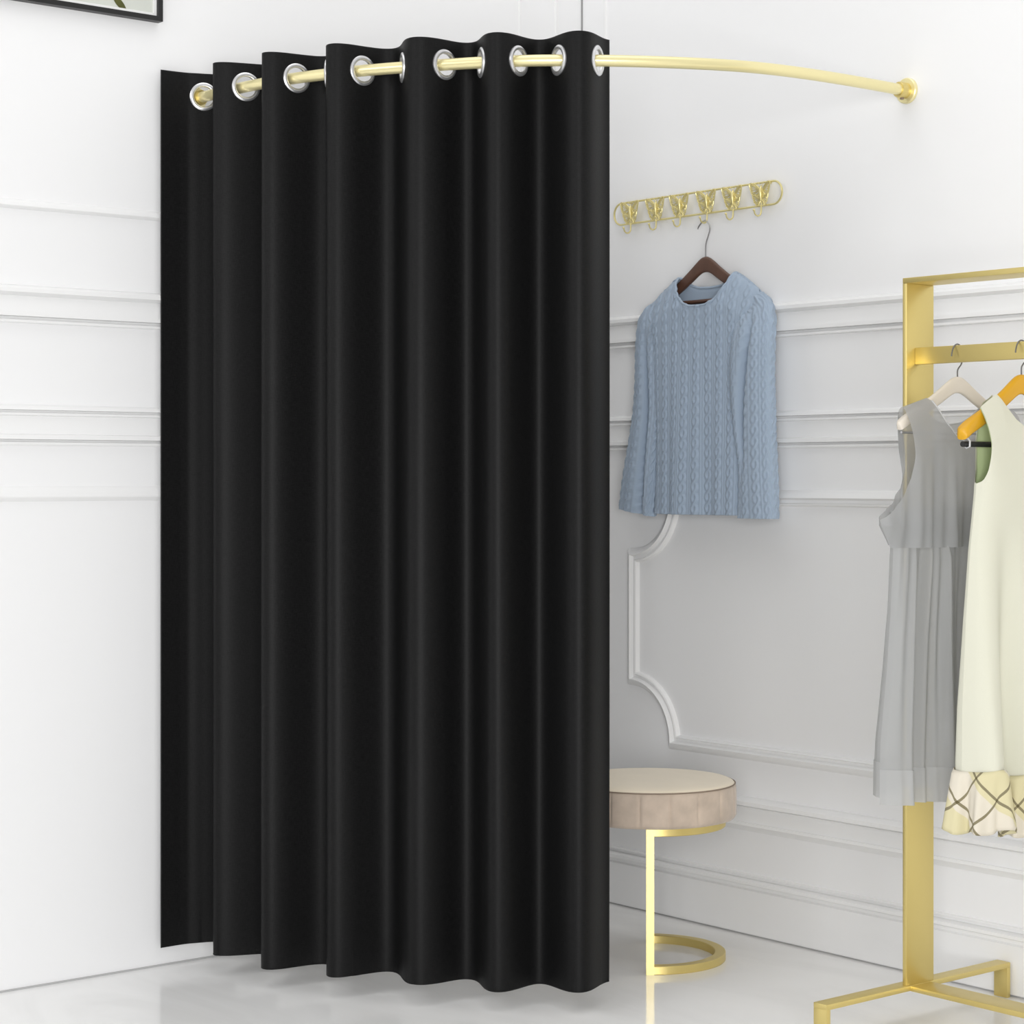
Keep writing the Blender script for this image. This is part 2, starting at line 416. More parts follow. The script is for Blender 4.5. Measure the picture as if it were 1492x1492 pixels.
ring = MB().lathe([(0.0250, -0.0035), (0.027, -0.0048), (0.0315, -0.0044), (0.0345, -0.0025), (0.035, 0.0), (0.0345, 0.0025), (0.0315, 0.0044), (0.027, 0.0048), (0.0250, 0.0035), (0.0244, 0.0)], (0,0,0), 40, 'y', closed=True)
first = None
for e in ey_l:
    x, y = np.interp(e, fl, px), -np.interp(e, fl, py)
    dx = np.interp(e+0.008, fl, px)-np.interp(e-0.008, fl, px); dy = -(np.interp(e+0.008, fl, py)-np.interp(e-0.008, fl, py))
    if first is None: o = first = mk('eyelet', ring, M['silver']); o['label'] = 'silver eyelet ring'
    else: o = first.copy(); C.objects.link(o)
    o.parent = t_cur
    o.location = Vector((x, y, ROD_Z)) - Vector(t_cur['_loc']); o.rotation_euler = (0, 0, math.atan2(dy, dx))

# ------------------------------------------------------------------ framed print, upper left
t_pic = thing('picture_frame', (0, -1.65, 2.33), 'black framed botanical print high on the left wall, cut by the top edge', 'picture')
v0, v1, z0, z1, bw = 1.386, 1.90, 2.316, 3.02, 0.012
def frame_loop(v0, v1, z0, z1, w, d0, d1):
    m = MB()
    m.box((d0, -v1, z0), (d1, -v0, z0+w)); m.box((d0, -v1, z1-w), (d1, -v0, z1))
    m.box((d0, -v1, z0+w), (d1, -v1+w, z1-w)); m.box((d0, -v0-w, z0+w), (d1, -v0, z1-w)); return m
mk('frame', frame_loop(v0, v1, z0, z1, bw, 0.001, 0.024), M['black'], t_pic, smooth=False)
mk('passepartout', frame_loop(v0+bw, v1-bw, z0+bw, z1-bw, 0.008, 0.004, 0.014), M['mat_white'], t_pic, smooth=False)
pr_ = mk('print', MB().box((0.004, -v1+bw, z0+bw), (0.009, -v0-bw, z1-bw)), M['print'], t_pic, smooth=False)
lf = MB()
def leaf(c, ang, L, w, n=10):
    pts = []
    for i in range(n+1):
        a = i/n; pts.append((a*L, w*math.sin(a*PI)**0.8))
    for i in range(n-1, 0, -1):
        a = i/n; pts.append((a*L, -w*math.sin(a*PI)**0.8))
    ca, sa = math.cos(ang), math.sin(ang)
    P = [(c[0]+p[0]*ca-p[1]*sa, c[1]+p[0]*sa+p[1]*ca) for p in pts]
    N = len(P)
    lf.add([(0.0105, -q[0], q[1]) for q in P] + [(0.009, -q[0], q[1]) for q in P],
           [tuple(range(N)), tuple(reversed(range(N, 2*N)))] + [(i, (i+1) % N, N+(i+1) % N, N+i) for i in range(N)])
leaf((1.478, 2.3305), 0.72, 0.052, 0.0085)
leaf((1.515, 2.52), 0.9, 0.11, 0.02); leaf((1.615, 2.66), 1.6, 0.14, 0.022); leaf((1.70, 2.49), 2.3, 0.11, 0.02)
lf.tube([(0.0105, -1.60, 2.42), (0.0105, -1.61, 2.55), (0.0105, -1.62, 2.80)], 0.0025, 6)
sub('leaf', lf, M['leaf'], pr_, smooth=False)

# ------------------------------------------------------------------ butterfly hook rail
HZ = 1.9375; HU0, HU1, HR = 0.158, 0.800, 0.030
t_rail = thing('hook_rail', (0.476, 0, HZ), 'gold wall rail of six butterfly hooks above the blue sweater', 'wall hooks')
pth = []
for i in range(17):
    a = PI/2 + PI*i/16; pth.append((HU0+HR+HR*math.cos(a), -0.018, HZ+HR*math.sin(a)))
for i in range(17):
    a = -PI/2 + PI*i/16; pth.append((HU1-HR+HR*math.cos(a), -0.018, HZ+HR*math.sin(a)))
rf = MB().tube(pth, 0.0028, 8, closed=True)
for u in (HU0+0.055, HU1-0.055):
    rf.tube([(u, -0.0005, HZ+HR), (u, -0.018, HZ+HR)], 0.003, 8)
mk('rail_frame', rf, M['hookgold'], t_rail)
def butterfly():
    m = MB()
    up = [(0.002,0.010),(0.010,0.020),(0.022,0.029),(0.034,0.031),(0.037,0.027),(0.035,0.018),(0.0335,0.012),(0.031,0.004),(0.028,0.0),(0.016,-0.004),(0.003,-0.004)]
    lo = [(0.003,-0.003),(0.016,-0.003),(0.0285,0.0),(0.0275,-0.008),(0.0245,-0.013),(0.023,-0.020),(0.0185,-0.024),(0.015,-0.030),(0.009,-0.029),(0.005,-0.021),(0.002,-0.012)]
    bend = lambda x: -0.012 - 0.14*abs(x) - 1.5*x*x
    for sg in (-1, 1):
        for poly in (up, lo):
            P = [(sg*x, z) for x, z in poly]; N = len(P)
            cx = sum(p[0] for p in P)/N; czz = sum(p[1] for p in P)/N
            # filigree: plate with an open cell pattern - outer rim, inner cells joined by veins
            inner = [(cx+(p[0]-cx)*0.62, czz+(p[1]-czz)*0.62) for p in P]
            vs = [(x, bend(x)-0.0012, z) for x, z in P+inner] + [(x, bend(x)+0.0012, z) for x, z in P+inner]
            fs = []
            for i in range(N):
                j = (i+1) % N
                fs += [(i, j, N+j, N+i), (2*N+i, 3*N+i, 3*N+j, 2*N+j), (i, 2*N+i, 2*N+j, j), (N+i, N+j, 3*N+j, 3*N+i)]
            m.add(vs, fs)
            m.tube([(x, bend(x)-0.001, z) for x, z in P], 0.0013, 6, closed=True)
            root = P[0] if poly is up else P[-1]
            for i in range(2, N-1, 1):
                e = P[i]; m.tube([(root[0], bend(root[0])-0.002, root[1]), ((root[0]+e[0])/2, bend((root[0]+e[0])/2)-0.0022, (root[1]+e[1])/2+0.001), (e[0], bend(e[0])-0.001, e[1])], 0.00105, 5)
            mid = [(cx+(p[0]-cx)*0.45, czz+(p[1]-czz)*0.45) for p in P]
            m.tube([(x, bend(x)-0.001, z) for x, z in mid], 0.001, 5, closed=True)
    m.tube([(0,-0.0135,0.020),(0,-0.0165,0.014),(0,-0.0175,0.004),(0,-0.0165,-0.008),(0,-0.0145,-0.020)], [0.002,0.0042,0.0048,0.0038,0.0015], 10)
    for sg in (-1, 1):
        m.tube([(0,-0.014,0.018),(sg*0.005,-0.015,0.026),(sg*0.011,-0.015,0.031),(sg*0.014,-0.015,0.030)], 0.0009, 6)
        m.tube([(sg*0.030,-0.012,0.0295),(sg*0.030,-0.022,0.0295)], 0.0024, 8)
    return m
def jhook():
    m = MB()
    p = [(0,-0.013,-0.018),(0,-0.014,-0.034),(0,-0.0145,-0.046)]
    for i in range(1, 10):
        a = PI*i/9; p.append((0, -0.0145-0.0125*(1-math.cos(a)), -0.046-0.0115*math.sin(a)))
    p.append((0,-0.0405,-0.044))
    m.tube(p, 0.0021, 8)
    import bmesh
    bm = bmesh.new(); bmesh.ops.create_icosphere(bm, subdivisions=2, radius=0.0034); bm.verts.index_update()
    m.add([(v.co.x, v.co.y-0.041, v.co.z-0.0435) for v in bm.verts], [[v.index for v in f.verts] for f in bm.faces]); bm.free()
    return m
b0 = mk('butterfly', butterfly(), M['hookgold']); h0 = mk('hook', jhook(), M['hookgold']); h0.parent = b0
HOOKU = [0.228, 0.331, 0.426, 0.529, 0.626, 0.728]
for i, u in enumerate(HOOKU):
    if i == 0: b = b0
    else:
        b = b0.copy(); C.objects.link(b); h = h0.copy(); C.objects.link(h); h.parent = b
    b.parent = t_rail; b.location = Vector((u, -0.006, HZ)) - Vector(t_rail['_loc'])

# ------------------------------------------------------------------ hangers
def hanger(name, apex, along, w, drop, material, label, hook_pts, bar=None, barmat=None, barz=None, barr=0.004, end_th=0.026, th=0.012, hh=(0.036, 0.024), curve=1.0):
    # along: unit direction of the shoulder line in plan; hook_pts: (offset along, height) above the apex
    A = Vector(apex); U = Vector((along[0], along[1], 0)); Nn = Vector((-along[1], along[0], 0))
    t = thing(name, apex, label, 'hanger')
    S = []; n = 48
    for i in range(n+1):
        q = -1 + 2*i/n; a = abs(q)
        ztop = -drop*(1-(1-min(1, a*1.0))**1.35)*curve - drop*(1-curve)*a
        if a < 0.12: ztop = ztop*0.75 + 0.0
        hgt = hh[0]*(1-a)**1.3 + hh[1]*(1-(1-a)**1.3)
        thk = th + (end_th-th)*max(0, (a-0.35)/0.65)**1.5
        if a > 0.93:
            k = math.sqrt(max(0.02, 1-((a-0.93)/0.07)**2)); mid = ztop-hgt/2; hgt *= k; thk *= k; ztop = mid+hgt/2
        S.append((q*w, ztop, hgt, thk, a))
    zt = np.array([s[1] for s in S]); 
    for _ in range(9): zt[1:-1] = 0.25*zt[:-2]+0.5*zt[1:-1]+0.25*zt[2:]
    m = MB(); G = []
    for i, (x, _, hgt, thk, a) in enumerate(S):
        row = []
        zc = zt[i]-hgt/2
        for k in range(16):
            an = 2*PI*k/16; c, s_ = math.cos(an), math.sin(an)
            e = 0.55
            oy = thk/2*abs(c)**e*(1 if c > 0 else -1); oz = hgt/2*abs(s_)**e*(1 if s_ > 0 else -1)
            row.append(A + U*x + Nn*oy + Vector((0,0,zc+oz)))
        G.append(row)
    m.grid(np.array(G), wrap=True)
    m.f.append(tuple(reversed(range(16)))); m.f.append(tuple(n*16+k for k in range(16)))
    mk('hanger_body', m, material, t, angle=50)
    pts = spline([(p[0], p[1]) for p in hook_pts], 8)
    mk('hook', MB().tube([A + U*p[0] + Vector((0,0,p[1])) for p in pts], 0.0021 if hook_pts[-1][1] > 0.05 else 0.0016, 8), M['wire'] if hook_pts[-1][1] > 0.05 else M['darkwire'], t)
    if bar:
        mk('bar', MB().tube([A + U*(-bar) + Vector((0,0,barz)), A + U*bar + Vector((0,0,barz))], barr, 10), barmat, t)
    return t
# --- brown hanger on the wall
SU, SV = 0.538, 0.034
hanger('coat_hanger', (SU, -SV, 1.799), (1, 0), 0.200, 0.118, M['brown'], 'dark brown wooden hanger inside the blue sweater, hung from the fourth butterfly hook',
       [(0.0,-0.012),(0.001,0.022),(0.010,0.045),(0.016,0.062),(0.011,0.077),(-0.001,0.0865),(-0.015,0.083),(-0.027,0.072),(-0.030,0.066)],
       bar=0.165, barmat=M['brown'], barz=-0.128, barr=0.0055, hh=(0.042,0.024), end_th=0.020, curve=0.95)

# ------------------------------------------------------------------ garments
def half_poly(pts, n):
    return resample(np.array(pts, float), n)
def sheet(front_top, Wf, zA, zhem, depth, nh=40, n1=14, n2=40, hemf=None, power=1.0):
    """One face of a garment: columns hang from the top edge (neckline, shoulder, armhole) to the hem.
    depth(x, z, p) gives how far the cloth stands out of the garment's middle plane."""
    top = half_poly(front_top, nh+1)
    pw = np.linspace(0, 1, nh+1)
    X = np.r_[-top[::-1, 0][:-1], top[:, 0]]; Z = np.r_[top[::-1, 1][:-1], top[:, 1]]; Pm = np.r_[-pw[::-1][:-1], pw]
    rows = []
    for i in range(n1+1):
        t = i/n1; z = Z*(1-t)+zA*t; x = X*(1-t) + Pm*Wf(zA)*t; rows.append((x, z))
    for i in range(1, n2+1):
        t = i/n2; zc = zA*(1-t)+zhem*t; z = np.full_like(X, zc); x = Pm*Wf(zc)
        if hemf is not None: z = z + hemf(x, Pm)*t
        rows.append((x, z))
    G = np.zeros((len(rows), len(X), 3))
    for i, (x, z) in enumerate(rows):
        G[i, :, 0] = x; G[i, :, 2] = z; G[i, :, 1] = depth(x, z, Pm)
    return G
def interp(zs_, ws_):
    o = np.argsort(zs_); a = np.array(zs_)[o]; b = np.array(ws_)[o]
    return lambda z: np.interp(z, a, b)
def cable(a, b, per=0.042, L=0.058, amp=0.0050):
    k = np.round(a/per); x = a - k*per; ph = 2*PI*b/L + k*PI*0.9
    x1 = 0.0078*np.sin(ph); c = np.cos(ph)
    h1 = np.exp(-((x-x1)/0.0046)**2)*(0.85+0.35*c); h2 = np.exp(-((x+x1)/0.0046)**2)*(0.85-0.35*c)
    rib = 0.42*np.exp(-((np.abs(x)-0.0172)/0.0022)**2)
    return amp*(np.maximum(np.maximum(h1, h2), rib) + 0.05*np.sin(b*1600))
def stitch(*G): return G

# blue cable-knit sweater, its middle plane v = 0.036, x to the right along the wall
SC = 0.547
t_sw = thing('sweater', (SC, -0.036, 1.10), 'pale blue cable-knit sweater hanging flat against the right wall', 'sweater')
def sw(G): H = G.copy(); H[..., 0] += SC; H[..., 1] = -(0.036 + G[..., 1]); return H
sh_line = lambda x: np.where(np.abs(x) < 0.10, 1.743, 1.743 - (np.abs(x)-0.10)*0.60)
def taper(x, z, L=0.09, e=0.5): return np.clip((sh_line(x)-z)/L, 0, 1)**e
Wsw = interp([1.56, 1.50, 1.35, 1.2, 1.10], [0.210, 0.203, 0.190, 0.190, 0.197])
def d_front(x, z, p):
    g = np.clip(1-np.abs(p)**4, 0, 1)**0.6
    low = np.clip((1.62-z)/0.5, 0, 1)
    fold = low*(0.008*np.cos(2*PI*(x+0.05)/0.19) + 0.003*np.sin(2*PI*x/0.071+1))
    base = (0.040 + 0.008*low)*g*taper(x, z) + fold*g
    return base + cable(x, z)*np.clip(g*1.5, 0.3, 1)
def d_back(x, z, p):
    g = np.clip(1-np.abs(p)**4, 0, 1)**0.6
    return -0.012*g*taper(x, z)
neck_f = [(0,1.655),(0.03,1.657),(0.058,1.667),(0.082,1.688),(0.099,1.715),(0.107,1.742)]
side = [(0.135,1.728),(0.165,1.708),(0.190,1.690),(0.206,1.670),(0.212,1.640),(0.213,1.60),(0.211,1.57)]
neck_b = [(0,1.706),(0.04,1.708),(0.07,1.717),(0.093,1.730),(0.107,1.742)]
Gf = sheet(neck_f+side, Wsw, 1.555, 1.102, d_front, nh=105, n1=55, n2=200)
Gb = sheet(neck_b+side, Wsw, 1.555, 1.106, d_back, nh=40, n1=12, n2=30)
mb = MB().grid(sw(Gf)); mb.grid(sw(Gb))
solid(mk('sweater_body', mb, M['knit'], t_sw, angle=70), 0.002)
# neckband: rolled edge round the neck opening
def edge_loop(Gf, Gb, ph):
    r = Gf[0]; n = (len(r)-1)//2
    kf = [i for i in range(len(r)) if abs(r[i, 0]) <= ph+1e-6]; rb = Gb[0]; kb = [i for i in range(len(rb)) if abs(rb[i, 0]) <= ph+1e-6]
    return np.vstack([r[kf], rb[kb][::-1]])
nl = sw(edge_loop(Gf, Gb, 0.106))
nl = resample(np.vstack([nl, nl[:1]]), 91)[:-1]
mk('neckband', MB().tube([tuple(p) for p in nl], 0.0036, 8, closed=True), M['knit'], t_sw)
def sleeve(cent, seed, name='sleeve', crease=None):
    # cent: (x, z, half width, depth offset, half depth) stations from the shoulder to the cuff
    S = np.array(cent, float); D = spline(S, 40); D = resample(D, 230)
    N = 150; th = np.linspace(0, 2*PI, N, endpoint=False)
    G = np.zeros((len(D), N, 3)); Lc = np.r_[0, np.cumsum(np.hypot(*np.diff(D[:, :2], axis=0).T))]
    tx = np.gradient(D[:, 0]); tz = np.gradient(D[:, 1]); l = np.hypot(tx, tz); tx /= l; tz /= l
    for i, (x, z, w, dy, hd) in enumerate(D):
        c, s_ = np.cos(th), np.sin(th)
        a = np.sign(c)*np.abs(c)**0.9*w; b = np.sign(s_)*np.abs(s_)**0.8*hd
        f = i/len(D)
        if crease is not None: b = b + (s_ > 0)*crease(a/w, f)*np.abs(s_)
        arc = th*(w+hd)*0.5*1.3
        ds = cable(arc, Lc[i], per=0.036, amp=0.0046)
        a = a + c*ds; b = b + s_*ds
        G[i, :, 0] = x - tz[i]*a*-1; G[i, :, 2] = z - tx[i]*a; G[i, :, 1] = dy + b
        G[i, :, 0] = x + (-tz[i])*a
        G[i, :, 2] = z + tx[i]*a
    mb = MB().grid(sw(G), wrap=True)
    # rolled cuff edge, open underneath
    last = sw(G)[-1]; cen = last.mean(0)
    inn = np.stack([last, cen+(last-cen)*0.90+np.array([0,0,0.004]), cen+(last-cen)*0.86+np.array([0,0,0.05])])
    mb.grid(inn, wrap=True)
    first = sw(G)[0]; mb.add([tuple(p) for p in first], [tuple(range(N))])
    return mk(name, mb, M['knit'], t_sw, angle=70)
# x is measured from the middle of the sweater
sleeve([(-0.158,1.672,0.012,0.002,0.006),(-0.184,1.645,0.040,0.004,0.018),(-0.196,1.62,0.056,0.004,0.026),(-0.207,1.56,0.055,0.004,0.028),(-0.212,1.47,0.054,0.003,0.028),(-0.219,1.38,0.056,0.002,0.028),(-0.233,1.28,0.058,0.006,0.030),(-0.248,1.19,0.062,0.010,0.030),(-0.262,1.105,0.064,0.012,0.026)], 1,
       crease=lambda q, f: -0.030*np.exp(-((q-(-0.25+0.7*f))/0.16)**2)*np.clip((f-0.15)*3, 0, 1))
sleeve([(0.158,1.672,0.012,0.002,0.006),(0.186,1.645,0.042,0.006,0.018),(0.196,1.61,0.058,0.018,0.026),(0.198,1.54,0.066,0.032,0.030),(0.199,1.45,0.068,0.036,0.030),(0.206,1.35,0.064,0.036,0.030),(0.218,1.25,0.056,0.036,0.030),(0.222,1.17,0.056,0.036,0.030),(0.222,1.095,0.062,0.038,0.026)], 2,
       crease=lambda q, f: -0.034*np.exp(-((q-(0.25-1.1*f))/0.17)**2)*np.clip((f-0.1)*4, 0, 1)*np.clip((0.85-f)*4, 0, 1))

# ------------------------------------------------------------------ garment rack
t_rk = thing('garment_rack', (1.515, -0.347, 0), 'gold flat-bar garment rack standing by the right wall and cut by the right frame edge', 'clothes rack')
VC, UW, UT = 0.340, 0.092, 0.012
U0, U1 = 1.508, 2.72
GZ = 1.640
for k, u in enumerate((U0, U1)):
    mk('upright', MB().box((u, -VC-UW/2, 0.081), (u+UT, -VC+UW/2, GZ-UT), 0.0012), M['gold'], t_rk)
mk('top_plate', MB().box((U0, -VC-UW/2, GZ-UT), (U1+UT, -VC+UW/2, GZ), 0.0012), M['gold'], t_rk)
BV = 0.350
mk('hanging_bar', MB().box((U0+UT, -BV-0.009, 1.450), (U1, -BV+0.009, 1.487), 0.0015), M['gold'], t_rk)
mk('base_bar', MB().box((U0+UT, -VC-0.034, 0.068), (U1, -VC+0.034, 0.080), 0.0012), M['gold'], t_rk)
for u in (U0, U1):
    a, b = u-0.024, u+0.014
    ft = mk('foot_bar', MB().box((a, -0.648, 0.069), (b, -0.022, 0.081), 0.0012), M['gold'], t_rk)
    for v in (0.648, 0.034):
        sub('leg', MB().box((a, -v, 0.0), (b, -v+0.012, 0.0695), 0.0012), M['gold'], ft)

# hangers on the rack: their shoulder line runs across the bar, towards the left wall
def rack_hook(r=0.020):
    z = 0.0557                     # arch over the bar (apex of the hanger lies below the bar)
    return [(0.0,-0.012),(0.0,0.004),(-0.004,0.011),(-0.013,0.020),(-0.018,0.034),(-0.017,0.048),(-0.008,0.0605),(0.003,0.0625),(0.013,0.056),(0.0185,0.044),(0.020,0.036)]
G_U, C_U = 1.631, 1.800
HZ0 = 1.487 + 0.0025 - 0.0625
hanger('coat_hanger', (G_U, -BV, HZ0), (0, -1), 0.198, 0.100, M['cream_wood'], 'cream wooden hanger carrying the sheer grey dress on the gold rack',
       rack_hook(), bar=0.186, barmat=M['wire'], barz=-0.131, barr=0.0026, curve=0.75, end_th=0.022)
t_oc = hanger('coat_hanger', (C_U, -BV, HZ0), (0, -1), 0.205, 0.116, M['ochre'], 'ochre yellow wooden hanger carrying the ivory dress, second on the gold rack',
       rack_hook(), bar=0.196, barmat=M['rubber'], barz=-0.158, barr=0.0058, hh=(0.042,0.030), end_th=0.030, th=0.016, curve=0.9)
for q in (-0.186, 0.186):
    y = -BV - q
    cl = mk('bar_clip', MB().tube([(C_U, y, HZ0-0.120), (C_U, y-0.002, HZ0-0.140), (C_U+0.009, y+0.003, HZ0-0.152), (C_U+0.0075, y+0.004, HZ0-0.163), (C_U, y+0.004, HZ0-0.1665), (C_U-0.008, y+0.004, HZ0-0.158)], 0.0024, 8), M['silver'], t_oc)
    cl['label'] = 'pale metal clip'

# sheer grey dress: middle plane u = G_U; x runs towards the left wall, y out along the rack
GV = 0.348
def rk(G, uc, vc): H = np.empty_like(G); H[..., 0] = uc + G[..., 1]; H[..., 1] = -(vc + G[..., 0]); H[..., 2] = G[..., 2]; return H
t_gd = thing('dress', (G_U, -GV, 0.516), 'sheer grey sleeveless dress hanging nearest the gold upright', 'dress')
sh_g = lambda x: np.where(np.abs(x) < 0.10, 1.372, 1.372-(np.abs(x)-0.10)*0.26)
Wb = interp([1.16, 1.11, 1.05, 1.03], [0.259, 0.259, 0.222, 0.218])
def gf(sgn, D, off=0.0):
    def d(x, z, p):
        g = np.clip(1-np.abs(p)**3, 0, 1)**0.55
        tp = np.clip((sh_g(x)-z)/0.10, 0, 1)**0.5
        low = np.clip((1.27-z)/0.2, 0, 1)
        f = 0.010*np.cos(2*PI*x/0.085+0.6)*low + 0.005*np.sin(2*PI*x/0.034)*low
        return sgn*((D+off)*g*tp + f*g)
    return d
arm = [(0.150,1.359),(0.188,1.348),(0.1905,1.335),(0.188,1.29),(0.188,1.235),(0.194,1.195),(0.210,1.162),(0.232,1.135),(0.257,1.112)]
nk_f = [(0,1.270),(0.03,1.274),(0.06,1.291),(0.085,1.322),(0.10,1.355),(0.105,1.371)]
nk_b = [(0,1.316),(0.04,1.320),(0.07,1.333),(0.095,1.356),(0.105,1.371)]
Gf = sheet(nk_f+arm, Wb, 1.100, 1.052, gf(1, 0.048), nh=70, n1=34, n2=10)
armb = [(0.150,1.359),(0.188,1.348),(0.178,1.332),(0.155,1.300),(0.141,1.26),(0.141,1.215),(0.160,1.178),(0.200,1.145),(0.257,1.112)]
Gb = sheet(nk_b+armb, Wb, 1.100, 1.058, gf(-1, 0.034), nh=70, n1=30, n2=10)
mb = MB().grid(rk(Gf, G_U, GV)); mb.grid(rk(Gb, G_U, GV))
M['bodice'] = M['sheer'].copy(); M['bodice'].name = 'grey_organza_bodice'
M['bodice'].node_tree.nodes['Principled BSDF'].inputs['Base Color'].default_value = (0.46,0.465,0.47,1)
mk('bodice', mb, M['bodice'], t_gd, angle=80)
# bound neck edges
def neck_tube(Gs):
    m = MB()
    for G in Gs:
        r = rk(G, G_U, GV)[0]; k = [i for i in range(len(r)) if abs(G[0, i, 0]) < 0.105]
        m.tube([tuple(p) for p in r[k]], 0.0018, 6)
    return m
M['binding'] = mat('grey_binding', (0.52,0.525,0.525), 0.7)
mk('neck_binding', neck_tube([Gf, Gb]), M['binding'], t_gd)

Ws = interp([1.14, 1.05, 1.01, 0.90, 0.80, 0.65, 0.50], [0.222, 0.214, 0.216, 0.224, 0.234, 0.254, 0.261])
def skirt(sgn, D, hem):
    top = [(0,1.135),(0.1,1.133),(0.222,1.130)]
    def d(x, z, p):
        g = np.clip(1-np.abs(p)**4, 0, 1)**0.55
        low = np.clip((1.13-z)/0.55, 0, 1); q = p*0.24
        f = (0.012+0.010*low)*np.cos(2*PI*q/0.118+0.35+0.5*low) + 0.008*np.sin(2*PI*q/0.047+1.1-1.2*low) + 0.0045*np.sin(2*PI*q/0.023+z*5+0.8*np.sin(z*13))
        return sgn*((D*(0.75+0.7*low))*g + f*g*np.clip((1.15-z)/0.12, 0.25, 1))
    return sheet(top, Ws, 1.10, hem, d, nh=90, n1=4, n2=60)
Sf, Sb = skirt(1, 0.036, 0.585), skirt(-1, 0.034, 0.600)
mb = MB().grid(rk(Sf, G_U, GV)); mb.grid(rk(Sb, G_U, GV)); mk('skirt', mb, M['sheer'], t_gd, angle=80)
def band(S, z1):
    a = S[-3]; rows = []
    for t in (0, 0.25, 0.5, 0.75, 1.0):
        r = a.copy(); r[:, 2] = S[-1][:, 2]+0.004 + (z1-(S[-1][:, 2]+0.004))*t
        r[:, 1] *= 1.06+0.05*t; r[:, 0] *= 1.004; rows.append(r)
    return np.array(rows)
mb = MB().grid(rk(band(Sf, 0.516), G_U, GV)); mb.grid(rk(band(Sb, 0.530), G_U, GV))
M['hemsheer'] = M['sheer'].copy(); M['hemsheer'].name = 'grey_organza_doubled'
for n in M['hemsheer'].node_tree.nodes:
    if n.type == 'MIX_SHADER' and abs(n.inputs[0].default_value-0.26) < 1e-3: n.inputs[0].default_value = 0.10
mk('hem_band', mb, M['hemsheer'], t_gd, angle=80)['label'] = 'doubled hem band'

# ivory dress with a plaid frill
CV = 0.352
t_cd = thing('dress', (C_U, -CV, 0.465), 'ivory sleeveless dress with a plaid frill at the right frame edge', 'dress')
Wc = interp([1.20, 1.17, 1.05, 0.9, 0.72, 0.59], [0.148, 0.150, 0.168, 0.182, 0.194, 0.196])
def cd(sgn, D, eps=0.0, amp=0.042, sp=0.025):
    def d(x, z, p):
        g = np.clip(1-np.abs(p)**7, 0, 1)**0.5
        tp = np.clip((sh_c(x)-z)/0.08, 0, 1)**0.5
        low = np.clip((1.12-z)/0.5, 0, 1)
        f = low*(amp*np.cos(2*PI*(np.abs(x)-0.180)/0.165) + 0.008*np.cos(2*PI*x/0.07+1))
        return sgn*(((D+sp*low)*tp + f - eps)*g)
    return d
sh_c = lambda x: np.where(np.abs(x) < 0.09, 1.376, 1.376-(np.abs(x)-0.09)*0.50)
armc = [(0.118,1.360),(0.144,1.346),(0.146,1.338),(0.142,1.30),(0.139,1.25),(0.140,1.215),(0.144,1.195),(0.149,1.188)]
nf = [(0,1.302),(0.03,1.306),(0.055,1.322),(0.075,1.346),(0.09,1.374)]
nb = [(0,1.296),(0.03,1.300),(0.055,1.316),(0.075,1.342),(0.09,1.374)]
hemf = lambda x, p: 0.012*np.cos(2*PI*x/0.165)
Cf = sheet(nf+armc, Wc, 1.183, 0.590, cd(1, 0.036), nh=70, n1=26, n2=70, hemf=hemf)
armd = [(0.104,1.364),(0.122,1.356),(0.125,1.340),(0.127,1.30),(0.129,1.25),(0.133,1.215),(0.142,1.195),(0.149,1.188)]
Cb = sheet(nb+armd, Wc, 1.183, 0.590, cd(-1, 0.020, 0, 0.010, 0.012), nh=70, n1=26, n2=70, hemf=hemf)
mb = MB().grid(rk(Cf, C_U, CV)); mb.grid(rk(Cb, C_U, CV)); mk('dress_body', mb, M['cream'], t_cd, angle=80)
Lf = sheet(nf+armc, Wc, 1.183, 1.04, cd(1, 0.036, 0.003), nh=60, n1=20, n2=40); Lb = sheet(nb+armd, Wc, 1.183, 1.04, cd(-1, 0.020, 0.003, 0.010, 0.012), nh=60, n1=20, n2=40)
Lf[..., 0] *= 0.985; Lb[..., 0] *= 0.985; Lf[0, :, 2] -= 0.002; Lb[0, :, 2] -= 0.002
mb = MB().grid(rk(Lf, C_U, CV)); mb.grid(rk(Lb, C_U, CV)); mk('lining', mb, M['lining'], t_cd, angle=80)['label'] = 'sage green lining'
# frill: gathered strip sewn round the hem
loop = np.vstack([Cf[-1], Cb[-1][::-1][1:-1]]); loop = resample(np.vstack([loop, loop[:1]]), 361)[:-1]
dl = np.roll(loop, -1, 0)-np.roll(loop, 1, 0); nn = np.stack([dl[:, 1], -dl[:, 0]], 1); nn /= np.linalg.norm(nn, axis=1)[:, None]+1e-9
cen = loop.mean(0); sgn = np.sign(((loop[:, :2]-cen[:2])*nn).sum(1).sum()); nn *= sgn
arcl = np.r_[0, np.cumsum(np.linalg.norm(np.diff(loop, axis=0), axis=1))]
rows, uvr = [], []
for i in range(15):
    t = i/14; r = loop.copy()
    g = 0.005 + 0.009*t + (0.004+0.011*t)*np.sin(arcl*2*PI/0.061 + 0.5*np.sin(arcl*9)) + 0.004*t*np.sin(arcl*2*PI/0.023)
    if i == 0: g = g*0.5
    r[:, 0] += nn[:, 0]*g + 0.0*t; r[:, 1] += nn[:, 1]*g
    r[:, 0] *= 1+0.015*t
    r[:, 2] = loop[:, 2]+0.004 - 0.124*t - 0.004*np.cos(arcl*2*PI/0.061)*t
    rows.append(r); uvr.append(np.stack([arcl*1.25, 0.125*t+0*arcl], 1))
mb = MB().grid(rk(np.array(rows), C_U, CV), wrap=True)
solid(mk('frill', mb, M['plaid'], t_cd, uv=np.concatenate(uvr), angle=80), 0.0012)['label'] = 'cream plaid frill'

